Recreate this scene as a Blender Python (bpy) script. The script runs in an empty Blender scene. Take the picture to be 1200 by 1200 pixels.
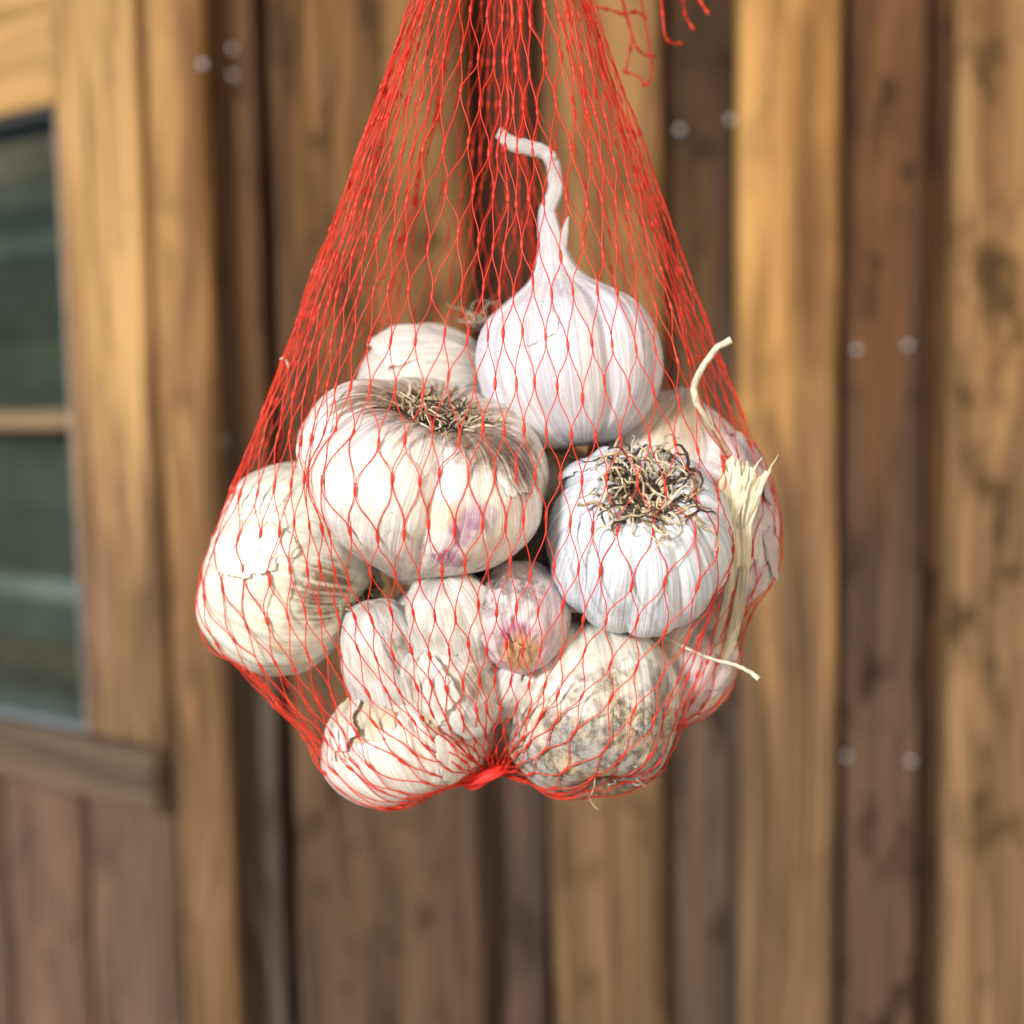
import bpy, bmesh, math, random
import numpy as np
from mathutils import Vector, Matrix, noise, Quaternion
from mathutils.bvhtree import BVHTree

R = math.radians
rnd = random.Random(7)
sc = bpy.context.scene

# ------------------------------------------------------------------ camera
F = 1400.0                      # focal length in photo pixels (photo is 1200 x 1200)
PITCH, ROLL = 5.2, -1.0
Z0 = 1.5                        # the bag hangs at chest height
CAM = Vector((0.0, -0.3834, Z0 + 0.0349))
MR = Matrix.Rotation(R(90 - PITCH), 4, 'X') @ Matrix.Rotation(R(ROLL), 4, 'Z')
cd = bpy.data.cameras.new('camera')
cam = bpy.data.objects.new('camera', cd)
sc.collection.objects.link(cam)
cam.matrix_world = Matrix.Translation(CAM) @ MR
cd.sensor_width = 36.0
cd.lens = 36.0 * F / 1200.0
cd.clip_start, cd.clip_end = 0.01, 200.0
cd.dof.use_dof = True
cd.dof.focus_distance = 0.350
cd.dof.aperture_fstop = 5.4
cd.dof.aperture_blades = 0
sc.camera = cam

# ------------------------------------------------------------------ light
SUN_EL, SUN_AZ = 21.0, -40.0     # soft light from the upper left behind the camera
w = bpy.data.worlds.new('World'); sc.world = w; w.use_nodes = True
wt = w.node_tree; wt.nodes.clear()
sky = wt.nodes.new('ShaderNodeTexSky'); sky.sky_type = 'NISHITA'; sky.sun_disc = False
sky.sun_elevation = R(SUN_EL); sky.sun_rotation = R(180 + SUN_AZ)
sky.dust_density = 3.0; sky.air_density = 1.0; sky.ozone_density = 1.0
bg = wt.nodes.new('ShaderNodeBackground'); bg.inputs['Strength'].default_value = 0.030
wo = wt.nodes.new('ShaderNodeOutputWorld')
wt.links.new(sky.outputs[0], bg.inputs[0]); wt.links.new(bg.outputs[0], wo.inputs[0])
sl = bpy.data.lights.new('sun', 'SUN'); sl.energy = 1.5; sl.angle = R(11); sl.color = (1.0, 0.975, 0.94)
sun = bpy.data.objects.new('sun', sl); sc.collection.objects.link(sun)
az = R(SUN_AZ)
sdir = Vector((math.sin(az) * math.cos(R(SUN_EL)), -math.cos(az) * math.cos(R(SUN_EL)), math.sin(R(SUN_EL))))
sun.rotation_euler = sdir.to_track_quat('Z', 'Y').to_euler()
sun.location = (-2, -3, 4)
vs = sc.view_settings
vs.view_transform = 'Standard'; vs.look = 'None'; vs.exposure = 1.66; vs.gamma = 1.0
vs.use_curve_mapping = False
sc.cycles.use_denoising = True
sc.cycles.use_adaptive_sampling = True
sc.cycles.adaptive_threshold = 0.03
sc.cycles.max_bounces = 5
sc.cycles.diffuse_bounces = 2
sc.cycles.glossy_bounces = 2
sc.cycles.transparent_max_bounces = 16

# ------------------------------------------------------------------ helpers
M3 = MR.to_3x3()
FWD = M3 @ Vector((0, 0, -1)); RIGHT = M3 @ Vector((1, 0, 0)); UP = M3 @ Vector((0, 1, 0))
def at(px, py, y):
    """world point on the plane Y = y that the photo shows at pixel (px, py)"""
    d = M3 @ Vector(((px - 600) / F, (600 - py) / F, -1))
    return CAM + d * ((y - CAM.y) / d.y)
def size(y):
    """metres per photo pixel at the plane Y = y"""
    return (y - CAM.y) * math.cos(R(PITCH)) / F

def mesh_object(name, verts, faces, mat=None, parent=None, smooth=True, mats=None, midx=None, attr=None):
    me = bpy.data.meshes.new(name)
    me.from_pydata([tuple(v) for v in verts], [], [tuple(f) for f in faces])
    for m in (mats or ([mat] if mat else [])):
        me.materials.append(m)
    if midx is not None:
        me.polygons.foreach_set('material_index', midx)
    me.polygons.foreach_set('use_smooth', [smooth] * len(me.polygons))
    if attr is not None:
        a = me.attributes.new('stri', 'FLOAT_VECTOR', 'POINT')
        a.data.foreach_set('vector', np.asarray(attr, dtype=np.float32).ravel())
    me.update()
    o = bpy.data.objects.new(name, me)
    sc.collection.objects.link(o)
    if parent: o.parent = parent
    return o
def empty(name, loc, label, cat, group=None):
    o = bpy.data.objects.new(name, None); sc.collection.objects.link(o)
    o.location = loc; o.empty_display_size = 0.02
    o['label'] = label; o['category'] = cat
    if group: o['group'] = group
    return o
def rel(verts, root):
    L = root.location
    return [(v[0] - L[0], v[1] - L[1], v[2] - L[2]) for v in verts]

def catmull(pts, n):
    """n samples along a Catmull-Rom curve through pts (uniform in parameter)"""
    P = np.asarray(pts, float)
    P = np.vstack([2 * P[0] - P[1], P, 2 * P[-1] - P[-2]])
    m = len(P) - 3
    out = []
    for k in range(n):
        u = k / (n - 1) * m
        i = min(int(u), m - 1); t = u - i
        a, b, c, d = P[i], P[i + 1], P[i + 2], P[i + 3]
        out.append(0.5 * (2 * b + (c - a) * t + (2 * a - 5 * b + 4 * c - d) * t * t + (3 * b - a - 3 * c + d) * t ** 3))
    return np.array(out)

def tube(V, Fc, path, radii, sides=6, flat=1.0, flatdir=None, cap=True):
    """append a swept tube to vertex / face lists"""
    base = len(V); n = len(path)
    path = [Vector(p) for p in path]
    prev = None
    for k in range(n):
        t = (path[min(k + 1, n - 1)] - path[max(k - 1, 0)])
        if t.length < 1e-9: t = Vector((0, 0, 1))
        t.normalize()
        if prev is None:
            ref = Vector(flatdir) if flatdir else (Vector((0, 0, 1)) if abs(t.z) < 0.9 else Vector((1, 0, 0)))
            a = (ref - t * ref.dot(t)).normalized()
        else:
            a = (prev - t * prev.dot(t))
            a = a.normalized() if a.length > 1e-6 else t.orthogonal().normalized()
        prev = a; b = t.cross(a)
        r = radii[k] if hasattr(radii, '__len__') else radii
        for s in range(sides):
            q = 2 * math.pi * s / sides
            V.append(path[k] + a * (math.cos(q) * r) + b * (math.sin(q) * r * flat))
    for k in range(n - 1):
        for s in range(sides):
            s2 = (s + 1) % sides
            Fc.append((base + k * sides + s, base + k * sides + s2, base + (k + 1) * sides + s2, base + (k + 1) * sides + s))
    if cap:
        Fc.append(tuple(base + s for s in reversed(range(sides))))
        Fc.append(tuple(base + (n - 1) * sides + s for s in range(sides)))

# ------------------------------------------------------------------ material helpers
class NT:
    def __init__(self, name):
        self.m = bpy.data.materials.new(name); self.m.use_nodes = True
        self.t = self.m.node_tree; self.t.nodes.clear()
        self.out = self.n('ShaderNodeOutputMaterial')
    def n(self, typ, **kw):
        nd = self.t.nodes.new(typ)
        for k, v in kw.items(): setattr(nd, k, v)
        return nd
    def put(self, sock, val):
        if isinstance(val, bpy.types.NodeSocket): self.t.links.new(val, sock)
        elif val is not None:
            if sock.type == 'RGBA' and len(val) == 3: val = (*val, 1)
            sock.default_value = val
    def noise(self, vec, scale, detail=3, rough=0.55, dist=0.0):
        nd = self.n('ShaderNodeTexNoise'); self.put(nd.inputs['Vector'], vec)
        nd.inputs['Scale'].default_value = scale; nd.inputs['Detail'].default_value = detail
        nd.inputs['Roughness'].default_value = rough; nd.inputs['Distortion'].default_value = dist
        return nd.outputs['Fac']
    def vmath(self, op, a, b):
        nd = self.n('ShaderNodeVectorMath', operation=op); self.put(nd.inputs[0], a); self.put(nd.inputs[1], b)
        return nd.outputs[0]
    def math(self, op, a, b=None, c=None, clamp=False):
        nd = self.n('ShaderNodeMath', operation=op, use_clamp=clamp)
        self.put(nd.inputs[0], a)
        if b is not None: self.put(nd.inputs[1], b)
        if c is not None: self.put(nd.inputs[2], c)
        return nd.outputs[0]
    def ramp(self, fac, lo, hi, a=0.0, b=1.0):
        nd = self.n('ShaderNodeMapRange', clamp=True, interpolation_type='SMOOTHSTEP')
        self.put(nd.inputs[0], fac)
        for k, v in zip((1, 2, 3, 4), (lo, hi, a, b)): self.put(nd.inputs[k], v)
        return nd.outputs[0]
    def mix(self, fac, a, b, mode='MIX'):
        nd = self.n('ShaderNodeMix', data_type='RGBA', blend_type=mode, clamp_factor=True)
        self.put(nd.inputs[0], fac); self.put(nd.inputs[6], a); self.put(nd.inputs[7], b)
        return nd.outputs[2]
    def bump(self, h, strength, dist, normal=None):
        nd = self.n('ShaderNodeBump'); nd.inputs['Strength'].default_value = strength
        nd.inputs['Distance'].default_value = dist; self.put(nd.inputs['Height'], h)
        if normal is not None: self.put(nd.inputs['Normal'], normal)
        return nd.outputs[0]
    def principled(self, color, rough, normal=None, **kw):
        p = self.n('ShaderNodeBsdfPrincipled')
        self.put(p.inputs['Base Color'], color); self.put(p.inputs['Roughness'], rough)
        if normal is not None: self.put(p.inputs['Normal'], normal)
        for k, v in kw.items(): self.put(p.inputs[k.replace('_', ' ')], v)
        return p.outputs[0]
    def surface(self, s):
        self.t.links.new(s, self.out.inputs['Surface']); return self.m

def wood(name, light, dark, grey, greying=0.5, seed=0.0, knots=0.5, along='z'):
    """weathered board: long grain, dark streaks, knots and stains, a greyer weathered foot; z along the grain"""
    t = NT(name)
    def g3(a, b): return (a, a, b) if along == 'z' else (b, b, a)
    tc = t.n('ShaderNodeTexCoord')
    p = t.vmath('ADD', tc.outputs['Object'], (seed * 3.7, seed * 1.3, seed * 7.1))
    warp = t.noise(t.vmath('MULTIPLY', p, g3(7, 2.2)), 1.0, 1)
    pw = t.vmath('ADD', p, t.vmath('MULTIPLY', warp, g3(0.07, 0.0)))
    grain = t.noise(t.vmath('MULTIPLY', pw, g3(95, 2.4)), 1.0, 3, 0.6)
    broad = t.noise(t.vmath('MULTIPLY', pw, g3(26, 2.0)), 1.0, 3, 0.6)
    bs = 0.6 + (seed * 0.618) % 0.8
    blot = t.noise(t.vmath('MULTIPLY', p, g3(26 * bs, 12 * bs)), 1.0, 3, 0.65)
    col = t.mix(t.ramp(broad, 0.36, 0.62), dark, light)
    col = t.mix(t.math('MULTIPLY', t.ramp(grain, 0.46, 0.68), 0.75), col, tuple(c * 0.55 for c in dark))
    gz = t.n('ShaderNodeSeparateXYZ'); t.put(gz.inputs[0], tc.outputs['Object'])
    wz = t.math('ADD', gz.outputs['Z'], t.math('MULTIPLY', t.math('SUBTRACT', broad, 0.5), 1.1))
    gcol = t.mix(t.ramp(grain, 0.35, 0.65), tuple(c * 1.35 for c in grey), tuple(c * 0.6 for c in grey))
    col = t.mix(t.math('MULTIPLY', t.ramp(wz, 0.22, -0.28), greying), col, gcol)
    col = t.mix(t.math('MULTIPLY', t.ramp(blot, 0.54, 0.68), knots), col, tuple(c * 0.30 for c in dark))
    return t.surface(t.principled(col, 0.75, t.bump(grain, 0.4, 0.0015), Specular_IOR_Level=0.15))

def garlic(name, white=(0.86, 0.84, 0.80), shade=(0.66, 0.63, 0.66), warm=(0.80, 0.70, 0.50), warm_amt=0.3,
           purple=0.15, pcol=(0.42, 0.20, 0.36), dirt=0.06, dirt_soft=0.10, dcol=(0.22, 0.13, 0.07), grime=0.2,
           mould=0.0, mould_lo=0.0, seed=0.0, rib=1.0, sheen=0.29, specks=0.15, patches=()):
    """papery garlic skin. attribute 'stri' = (cos, sin, v): v runs 0 at the root to 1 at the neck"""
    t = NT(name)
    at_ = t.n('ShaderNodeAttribute', attribute_name='stri')
    s = at_.outputs['Vector']
    sx = t.n('ShaderNodeSeparateXYZ'); t.put(sx.inputs[0], s); v = sx.outputs['Z']
    tc = t.n('ShaderNodeTexCoord')
    p = t.vmath('ADD', tc.outputs['Object'], (seed * .37, seed * .91, seed * .53))
    big = t.noise(p, 38.0, 3)
    sw = t.vmath('ADD', s, t.vmath('MULTIPLY', big, (0.10, 0.10, 0.2)))
    sd = t.vmath('ADD', sw, (seed, seed * 2, 0))
    vein = t.noise(t.vmath('MULTIPLY', sd, (22, 22, 1.6)), 1.0, 3, 0.6)
    fine = t.noise(t.vmath('MULTIPLY', sd, (75, 75, 2.6)), 1.0, 2, 0.5)
    strk = t.noise(t.vmath('MULTIPLY', sd, (5.5, 5.5, 0.9)), 1.0, 2, 0.5)
    crink = t.noise(p, 260.0, 3, 0.6, 0.6)
    col = t.mix(t.ramp(vein, 0.38, 0.62), white, tuple(c * 0.94 for c in shade))
    col = t.mix(t.math('MULTIPLY', t.ramp(fine, 0.5, 0.68), 0.6), col, tuple(c * 0.80 for c in shade))
    col = t.mix(t.math('MULTIPLY', t.ramp(big, 0.42, 0.68), warm_amt), col, warm)
    pm = t.math('MULTIPLY', t.ramp(strk, 0.55, 0.70), t.ramp(vein, 0.3, 0.6))
    col = t.mix(t.math('MULTIPLY', pm, purple), col, pcol)
    # grime: thin brownish film in patches
    gm = t.math('MULTIPLY', t.ramp(t.noise(p, 70.0, 3, 0.68), 0.50, 0.74), grime)
    col = t.mix(gm, col, (0.34, 0.24, 0.14))
    # stains and bruises where this bulb has them: (local point, radius, colour, amount, mottle)
    mot = t.noise(p, 150.0, 3, 0.7)
    for pc, pr, pcl, pa, pmot in patches:
        ds = t.n('ShaderNodeVectorMath', operation='DISTANCE')
        t.put(ds.inputs[0], tc.outputs['Object']); ds.inputs[1].default_value = pc
        e = t.math('ADD', t.math('DIVIDE', ds.outputs['Value'], pr), t.math('MULTIPLY', t.math('SUBTRACT', mot, 0.5), pmot))
        mk = t.math('MULTIPLY', t.ramp(e, 1.05, 0.45), pa)
        mk = t.math('MULTIPLY', mk, t.ramp(mot, 0.40, 0.58) if pmot > 2 else t.ramp(vein, 0.30, 0.60, 0.25, 1.0))
        col = t.mix(mk, col, pcl)
    # little dark specks
    sp = t.math('MULTIPLY', t.ramp(t.noise(p, 900.0, 2, 0.5), 0.68, 0.74), specks)
    col = t.mix(sp, col, (0.09, 0.06, 0.04))
    # soil and torn brown skin round the root plate
    vd = t.math('ADD', v, t.math('MULTIPLY', t.math('SUBTRACT', t.noise(t.vmath('MULTIPLY', sd, (9, 9, 6)), 1.0, 3, 0.7), 0.5), 0.34))
    dm = t.ramp(vd, dirt + dirt_soft, dirt - dirt_soft * 0.2)
    dc = t.mix(t.ramp(t.noise(p, 420.0, 2, 0.7), 0.35, 0.65), tuple(c * 0.35 for c in dcol), tuple(min(1, c * 2.0) for c in dcol))
    col = t.mix(t.math('MULTIPLY', dm, 0.92), col, dc)
    hgt = t.math('ADD', t.math('MULTIPLY', vein, 0.6 * rib), t.math('MULTIPLY', fine, 0.35 * rib))
    hgt = t.math('ADD', hgt, t.math('MULTIPLY', crink, 0.30))
    if mould:
        # grey-black sooty mould and tan crust
        vm = t.math('ADD', v, t.math('MULTIPLY', t.math('SUBTRACT', t.noise(p, 95.0, 3, 0.7), 0.5), 0.36))
        mm = t.ramp(vm, mould_lo + 0.06, mould_lo - 0.03)
        fl = t.noise(p, 230.0, 5, 0.80, 0.15)
        wh = t.noise(p, 85.0, 3, 0.6)
        crust = t.mix(t.ramp(wh, 0.40, 0.60), (0.56, 0.44, 0.29), (0.40, 0.37, 0.33))
        crust = t.mix(t.math('MULTIPLY', t.ramp(fl, 0.42, 0.62), 0.85), crust, (0.105, 0.088, 0.075))
        crust = t.mix(t.math('MULTIPLY', t.ramp(fl, 0.42, 0.28), 0.6), crust, (0.78, 0.70, 0.58))
        col = t.mix(t.math('MULTIPLY', mm, mould), col, crust)
        hgt = t.math('ADD', hgt, t.math('MULTIPLY', t.math('MULTIPLY', mm, fl), 0.9))
    nrm = t.bump(hgt, 0.75, 0.0008)
    rough = t.math('ADD', t.ramp(crink, 0.3, 0.7, sheen - 0.06, sheen + 0.10), t.math('MULTIPLY', dm, 0.3), clamp=True)
    return t.surface(t.principled(col, rough, nrm, Specular_IOR_Level=0.5))

def paper(name, a, b, transl=0.35, scale=1.0, spots=0.2):
    """loose dry skin: thin, streaky, lets some light through"""
    t = NT(name)
    at_ = t.n('ShaderNodeAttribute', attribute_name='stri'); s = at_.outputs['Vector']
    tc = t.n('ShaderNodeTexCoord'); p = tc.outputs['Object']
    vein = t.noise(t.vmath('MULTIPLY', s, (40 * scale, 40 * scale, 2.5)), 1.0, 4, 0.6)
    crink = t.noise(p, 240.0, 4, 0.6, 0.4)
    col = t.mix(t.ramp(vein, 0.38, 0.66), a, b)
    col = t.mix(t.math('MULTIPLY', t.ramp(crink, 0.56, 0.75), spots), col, (0.30, 0.20, 0.11))
    nrm = t.bump(t.math('ADD', vein, t.math('MULTIPLY', crink, 0.8)), 0.4, 0.0004)
    pr = t.principled(col, 0.5, nrm)
    tr = t.n('ShaderNodeBsdfTranslucent'); t.put(tr.inputs[0], col)
    mx = t.n('ShaderNodeMixShader'); mx.inputs[0].default_value = transl
    t.t.links.new(pr, mx.inputs[1]); t.t.links.new(tr.outputs[0], mx.inputs[2])
    return t.surface(mx.outputs[0])

def plain(name, col, rough=0.6, var=0.4, scale=300.0):
    t = NT(name); tc = t.n('ShaderNodeTexCoord')
    f = t.noise(tc.outputs['Object'], scale, 3, 0.6)
    c = t.mix(t.ramp(f, 0.3, 0.7), tuple(x * (1 - var) for x in col), tuple(min(1, x * (1 + var * 0.5)) for x in col))
    return t.surface(t.principled(c, rough, t.bump(f, 0.4, 0.0004)))

def net_material():
    t = NT('red_net_plastic'); tc = t.n('ShaderNodeTexCoord')
    f = t.noise(tc.outputs['Object'], 60.0, 2)
    c = t.mix(t.ramp(f, 0.3, 0.7), (0.93, 0.060, 0.030), (0.97, 0.110, 0.055))
    pr = t.principled(c, 0.32, None, Specular_IOR_Level=0.5)
    tr = t.n('ShaderNodeBsdfTranslucent'); t.put(tr.inputs[0], (1.0, 0.16, 0.09))
    mx = t.n('ShaderNodeMixShader'); mx.inputs[0].default_value = 0.42
    t.t.links.new(pr, mx.inputs[1]); t.t.links.new(tr.outputs[0], mx.inputs[2])
    tp = t.n('ShaderNodeBsdfTransparent'); t.put(tp.inputs[0], (1.0, 0.62, 0.55))
    m2 = t.n('ShaderNodeMixShader'); m2.inputs[0].default_value = 0.18
    t.t.links.new(mx.outputs[0], m2.inputs[1]); t.t.links.new(tp.outputs[0], m2.inputs[2])
    return t.surface(m2.outputs[0])

# ------------------------------------------------------------------ ground (out of frame, returns light from below)
def gravel():
    t = NT('pale_gravel'); tc = t.n('ShaderNodeTexCoord')
    f = t.noise(tc.outputs['Object'], 45.0, 4, 0.6)
    return t.surface(t.principled(t.mix(f, (0.30, 0.28, 0.25), (0.50, 0.47, 0.42)), 0.9, t.bump(f, 0.5, 0.01)))
g = mesh_object('ground', [(-40, -60, 0), (40, -60, 0), (40, 40, 0), (-40, 40, 0)], [(0, 1, 2, 3)], gravel(), smooth=False)
g['kind'] = 'structure'

# ------------------------------------------------------------------ the plank wall
def board_mesh(name, x0, x1, y0, y1, z0, z1, mat, parent, bev=0.004, wob=0.0015, seed=0):
    """a plank standing on end: rounded front arrises and a slightly wavy, sawn outline"""
    nz = 26
    V, Fc = [], []
    prof = [(x0, y1), (x0, y0 + bev), (x0 + bev * 0.3, y0 + bev * 0.3), (x0 + bev, y0),
            (x1 - bev, y0), (x1 - bev * 0.3, y0 + bev * 0.3), (x1, y0 + bev), (x1, y1)]
    for k in range(nz):
        z = z0 + (z1 - z0) * k / (nz - 1)
        dl = wob * noise.noise(Vector((seed * 3.1, z * 4.0, 0.0))) * 2
        dr = wob * noise.noise(Vector((seed * 3.1, z * 4.0, 9.0))) * 2
        df = wob * noise.noise(Vector((seed * 3.1, z * 3.0, 19.0)))
        for q, (x, y) in enumerate(prof):
            V.append((x + (dl if q < 4 else dr), y + (df if 0 < q < 7 else 0), z))
    n = len(prof)
    for k in range(nz - 1):
        for q in range(n):
            q2 = (q + 1) % n
            Fc.append((k * n + q, k * n + q2, (k + 1) * n + q2, (k + 1) * n + q))
    Fc.append(tuple(reversed(range(n)))); Fc.append(tuple((nz - 1) * n + q for q in range(n)))
    return mesh_object(name, rel(V, parent), Fc, mat, parent, smooth=False)

GOLD, GOLD2 = (0.46, 0.235, 0.070), (0.40, 0.22, 0.082)
BRN, DBRN = (0.125, 0.055, 0.021), (0.055, 0.024, 0.011)
GREY = (0.105, 0.066, 0.041)
YW = 0.76                                     # face of the raised boards; the recessed ones sit further back
wall = empty('plank_wall', (0, YW, Z0), 'blurred brown timber wall of raised and recessed vertical boards behind the bag', 'wall')
WZ0, WZ1 = 0.25, 2.6
def wx(px, y): return at(px, 600, y).x
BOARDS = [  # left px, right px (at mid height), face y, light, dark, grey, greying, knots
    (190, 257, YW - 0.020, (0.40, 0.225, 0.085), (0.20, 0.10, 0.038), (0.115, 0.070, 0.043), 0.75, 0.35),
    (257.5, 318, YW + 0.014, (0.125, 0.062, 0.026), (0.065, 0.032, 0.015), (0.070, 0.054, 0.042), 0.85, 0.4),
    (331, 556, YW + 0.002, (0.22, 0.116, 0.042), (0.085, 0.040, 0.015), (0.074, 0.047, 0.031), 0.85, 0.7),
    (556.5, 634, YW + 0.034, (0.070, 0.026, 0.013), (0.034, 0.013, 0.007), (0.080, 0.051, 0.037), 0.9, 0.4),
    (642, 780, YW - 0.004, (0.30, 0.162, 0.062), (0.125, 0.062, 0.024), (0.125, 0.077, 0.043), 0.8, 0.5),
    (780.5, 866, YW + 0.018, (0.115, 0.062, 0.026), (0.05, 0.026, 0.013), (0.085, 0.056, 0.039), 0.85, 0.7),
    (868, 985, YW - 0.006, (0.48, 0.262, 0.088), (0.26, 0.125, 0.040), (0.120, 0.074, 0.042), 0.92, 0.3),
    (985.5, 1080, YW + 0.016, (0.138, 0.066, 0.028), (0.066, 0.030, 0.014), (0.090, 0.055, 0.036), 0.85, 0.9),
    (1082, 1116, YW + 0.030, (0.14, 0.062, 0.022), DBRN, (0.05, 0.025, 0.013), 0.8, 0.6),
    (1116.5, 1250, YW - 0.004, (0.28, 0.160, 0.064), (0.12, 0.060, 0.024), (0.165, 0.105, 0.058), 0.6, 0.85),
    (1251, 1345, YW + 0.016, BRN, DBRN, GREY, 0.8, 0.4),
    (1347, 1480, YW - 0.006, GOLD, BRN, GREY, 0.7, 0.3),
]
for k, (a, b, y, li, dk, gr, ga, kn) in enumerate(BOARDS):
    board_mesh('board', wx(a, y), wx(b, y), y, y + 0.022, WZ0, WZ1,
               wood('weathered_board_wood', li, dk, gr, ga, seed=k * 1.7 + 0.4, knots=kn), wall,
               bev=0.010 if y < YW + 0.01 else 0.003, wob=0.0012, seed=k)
# dark backing the boards are nailed to, seen only in the gaps
yb = YW + 0.056
xb0, xb1 = wx(186, yb), wx(1480, yb)
mesh_object('backing', rel([(xb0, yb, WZ0), (xb1, yb, WZ0), (xb1, yb, WZ1), (xb0, yb, WZ1),
                            (xb0, yb + .02, WZ0), (xb1, yb + .02, WZ0), (xb1, yb + .02, WZ1), (xb0, yb + .02, WZ1)], wall),
            [(0, 1, 2, 3), (5, 4, 7, 6), (4, 0, 3, 7), (1, 5, 6, 2), (3, 2, 6, 7), (4, 5, 1, 0)],
            plain('dark_backing', (0.05, 0.03, 0.02), 0.9), wall, smooth=False)
# bright nail heads
def steel():
    t = NT('nail_steel'); return t.surface(t.principled((0.48, 0.47, 0.46), 0.34, None, Metallic=0.5))
NAIL = steel()
nail_me = None
for px, py, y in [(797, 152, .016), (857, 140, .016), (1005, 410, .014), (1065, 405, .014), (993, 887, .014), (1068, 893, .014),
                  (237, 75, -.020), (272, 57, .014), (272, 88, .014), (260, 517, .014)]:
    c = at(px, py, YW + y - 0.0022)
    V, Fc = [], []
    rr = 0.0034
    for ring, (f, dy) in enumerate([(1.0, 0.003), (1.0, 0.0008), (0.8, 0.0), (0.45, -0.0006), (0.12, -0.0008)]):
        for s in range(14):
            q = 2 * math.pi * s / 14
            V.append((rr * f * math.cos(q), dy, rr * f * math.sin(q)))
    for ring in range(4):
        for s in range(14):
            s2 = (s + 1) % 14
            Fc.append((ring * 14 + s, ring * 14 + s2, (ring + 1) * 14 + s2, (ring + 1) * 14 + s))
    Fc.append(tuple(4 * 14 + s for s in range(14)))
    if nail_me is None:
        o = mesh_object('nail', V, Fc, NAIL, wall); nail_me = o.data
    else:
        o = bpy.data.objects.new('nail', nail_me); sc.collection.objects.link(o); o.parent = wall
    o.location = c - wall.location

# ------------------------------------------------------------------ the half-glazed door, standing ajar on the left
DA = R(32.0)
hinge = at(186, 600, YW - 0.014); HX, HY = hinge.x, hinge.y
DU = Vector((-math.cos(DA), math.sin(DA), 0)); DN = Vector((-math.sin(DA), -math.cos(DA), 0))
def door_at(px, py, off=0.0):
    """(u, z) on the door plane for a photo pixel; off = how far the face stands proud"""
    d = M3 @ Vector(((px - 600) / F, (600 - py) / F, -1))
    o = Vector((HX, HY, 0)) + DN * off
    k = (o - CAM).dot(DN) / d.dot(DN)
    P = CAM + d * k
    return (P - o).dot(DU), P.z
door = empty('glazed_door', (HX, HY, Z0), 'half glazed wooden door with boarded lower panel at the left edge', 'door')
def dbox(name, u0, u1, z0, z1, f0, f1, mat, bev=0.003):
    """box on the door: u along the leaf from the hinge, z height, f0 back to f1 front face"""
    V = []
    prof = [(u0, f0), (u0, f1 - bev), (u0 + bev, f1), (u1 - bev, f1), (u1, f1 - bev), (u1, f0)]
    zs = [(z0, 0), (z0 + bev, 1), (z1 - bev, 1), (z1, 0)]
    for z, full in zs:
        for u, f in prof:
            ff = f if (full or f < f1 - bev * 0.5) else f1 - bev
            P = DU * u + DN * ff
            V.append((P.x, P.y, z - Z0))
    n = 6; Fc = []
    for k in range(3):
        for q in range(n):
            q2 = (q + 1) % n
            Fc.append((k * n + q, (k + 1) * n + q, (k + 1) * n + q2, k * n + q2))
    Fc.append(tuple(range(n))); Fc.append(tuple(3 * n + q for q in reversed(range(n))))
    o = mesh_object(name, V, Fc, mat, door, smooth=False)
    bm = bmesh.new(); bm.from_mesh(o.data); bmesh.ops.recalc_face_normals(bm, faces=bm.faces[:]); bm.to_mesh(o.data); bm.free()
    return o
uh, _ = door_at(188, 700)
us, z_pane_lo = door_at(104, 862)
_, z_rail_t = door_at(150, 880, 0.018); _, z_rail_b = door_at(150, 948, 0.018)
_, z_pane_hi = door_at(60, 122)
UE = us + 0.55
WD1 = wood('door_stile_wood', (0.50, 0.295, 0.115), (0.27, 0.145, 0.058), (0.10, 0.062, 0.042), 0.75, seed=21.3, knots=0.35)
WD2 = wood('door_top_rail_wood', (0.48, 0.28, 0.105), (0.30, 0.165, 0.062), GREY, 0.1, seed=25.1, knots=0.2, along='x')
WD3 = wood('door_mid_rail_wood', (0.16, 0.10, 0.06), (0.07, 0.042, 0.026), (0.10, 0.072, 0.05), 0.7, seed=28.9, knots=0.3, along='x')
dbox('stile', 0.002, us, z_rail_t + 0.002, 2.05, -0.03, 0.004, WD1)
dbox('stile', UE, UE + 0.075, 0.35, 2.05, -0.03, 0.004, WD1)
dbox('top_rail', us + 0.001, UE - 0.001, z_pane_hi, 2.049, -0.028, 0.002, WD2)
dbox('middle_rail', 0.006, UE - 0.001, z_rail_b, z_rail_t, -0.03, 0.020, WD3, bev=0.006)
dbox('bottom_rail', 0.006, UE - 0.001, 0.35, 0.47, -0.03, 0.006, WD3)
ub, _ = door_at(100, 1000); ub2, _ = door_at(108, 1000); ub3, _ = door_at(2, 1000)
P1 = wood('door_panel_wood', (0.15, 0.082, 0.045), (0.075, 0.038, 0.021), (0.12, 0.079, 0.053), 0.7, seed=31.0, knots=0.35)
P2 = wood('door_panel_wood', (0.17, 0.086, 0.047), (0.08, 0.040, 0.023), (0.13, 0.08, 0.056), 0.7, seed=33.0, knots=0.35)
u = 0.006; ww = ub - u
k = 0
while u + 0.02 < UE:
    u1 = min(u + ww, UE - 0.001)
    dbox('panel_board', u, u1, 0.471, z_rail_b - 0.001, -0.022, 0.000, (P1, P2)[k % 2], bev=0.007)
    u = u1 + 0.010; k += 1
dbox('panel_backing', 0.004, UE, 0.36, z_rail_b - 0.004, -0.032, -0.0225, plain('dark_backing', (0.05, 0.03, 0.02), 0.9), bev=0.001)
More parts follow.
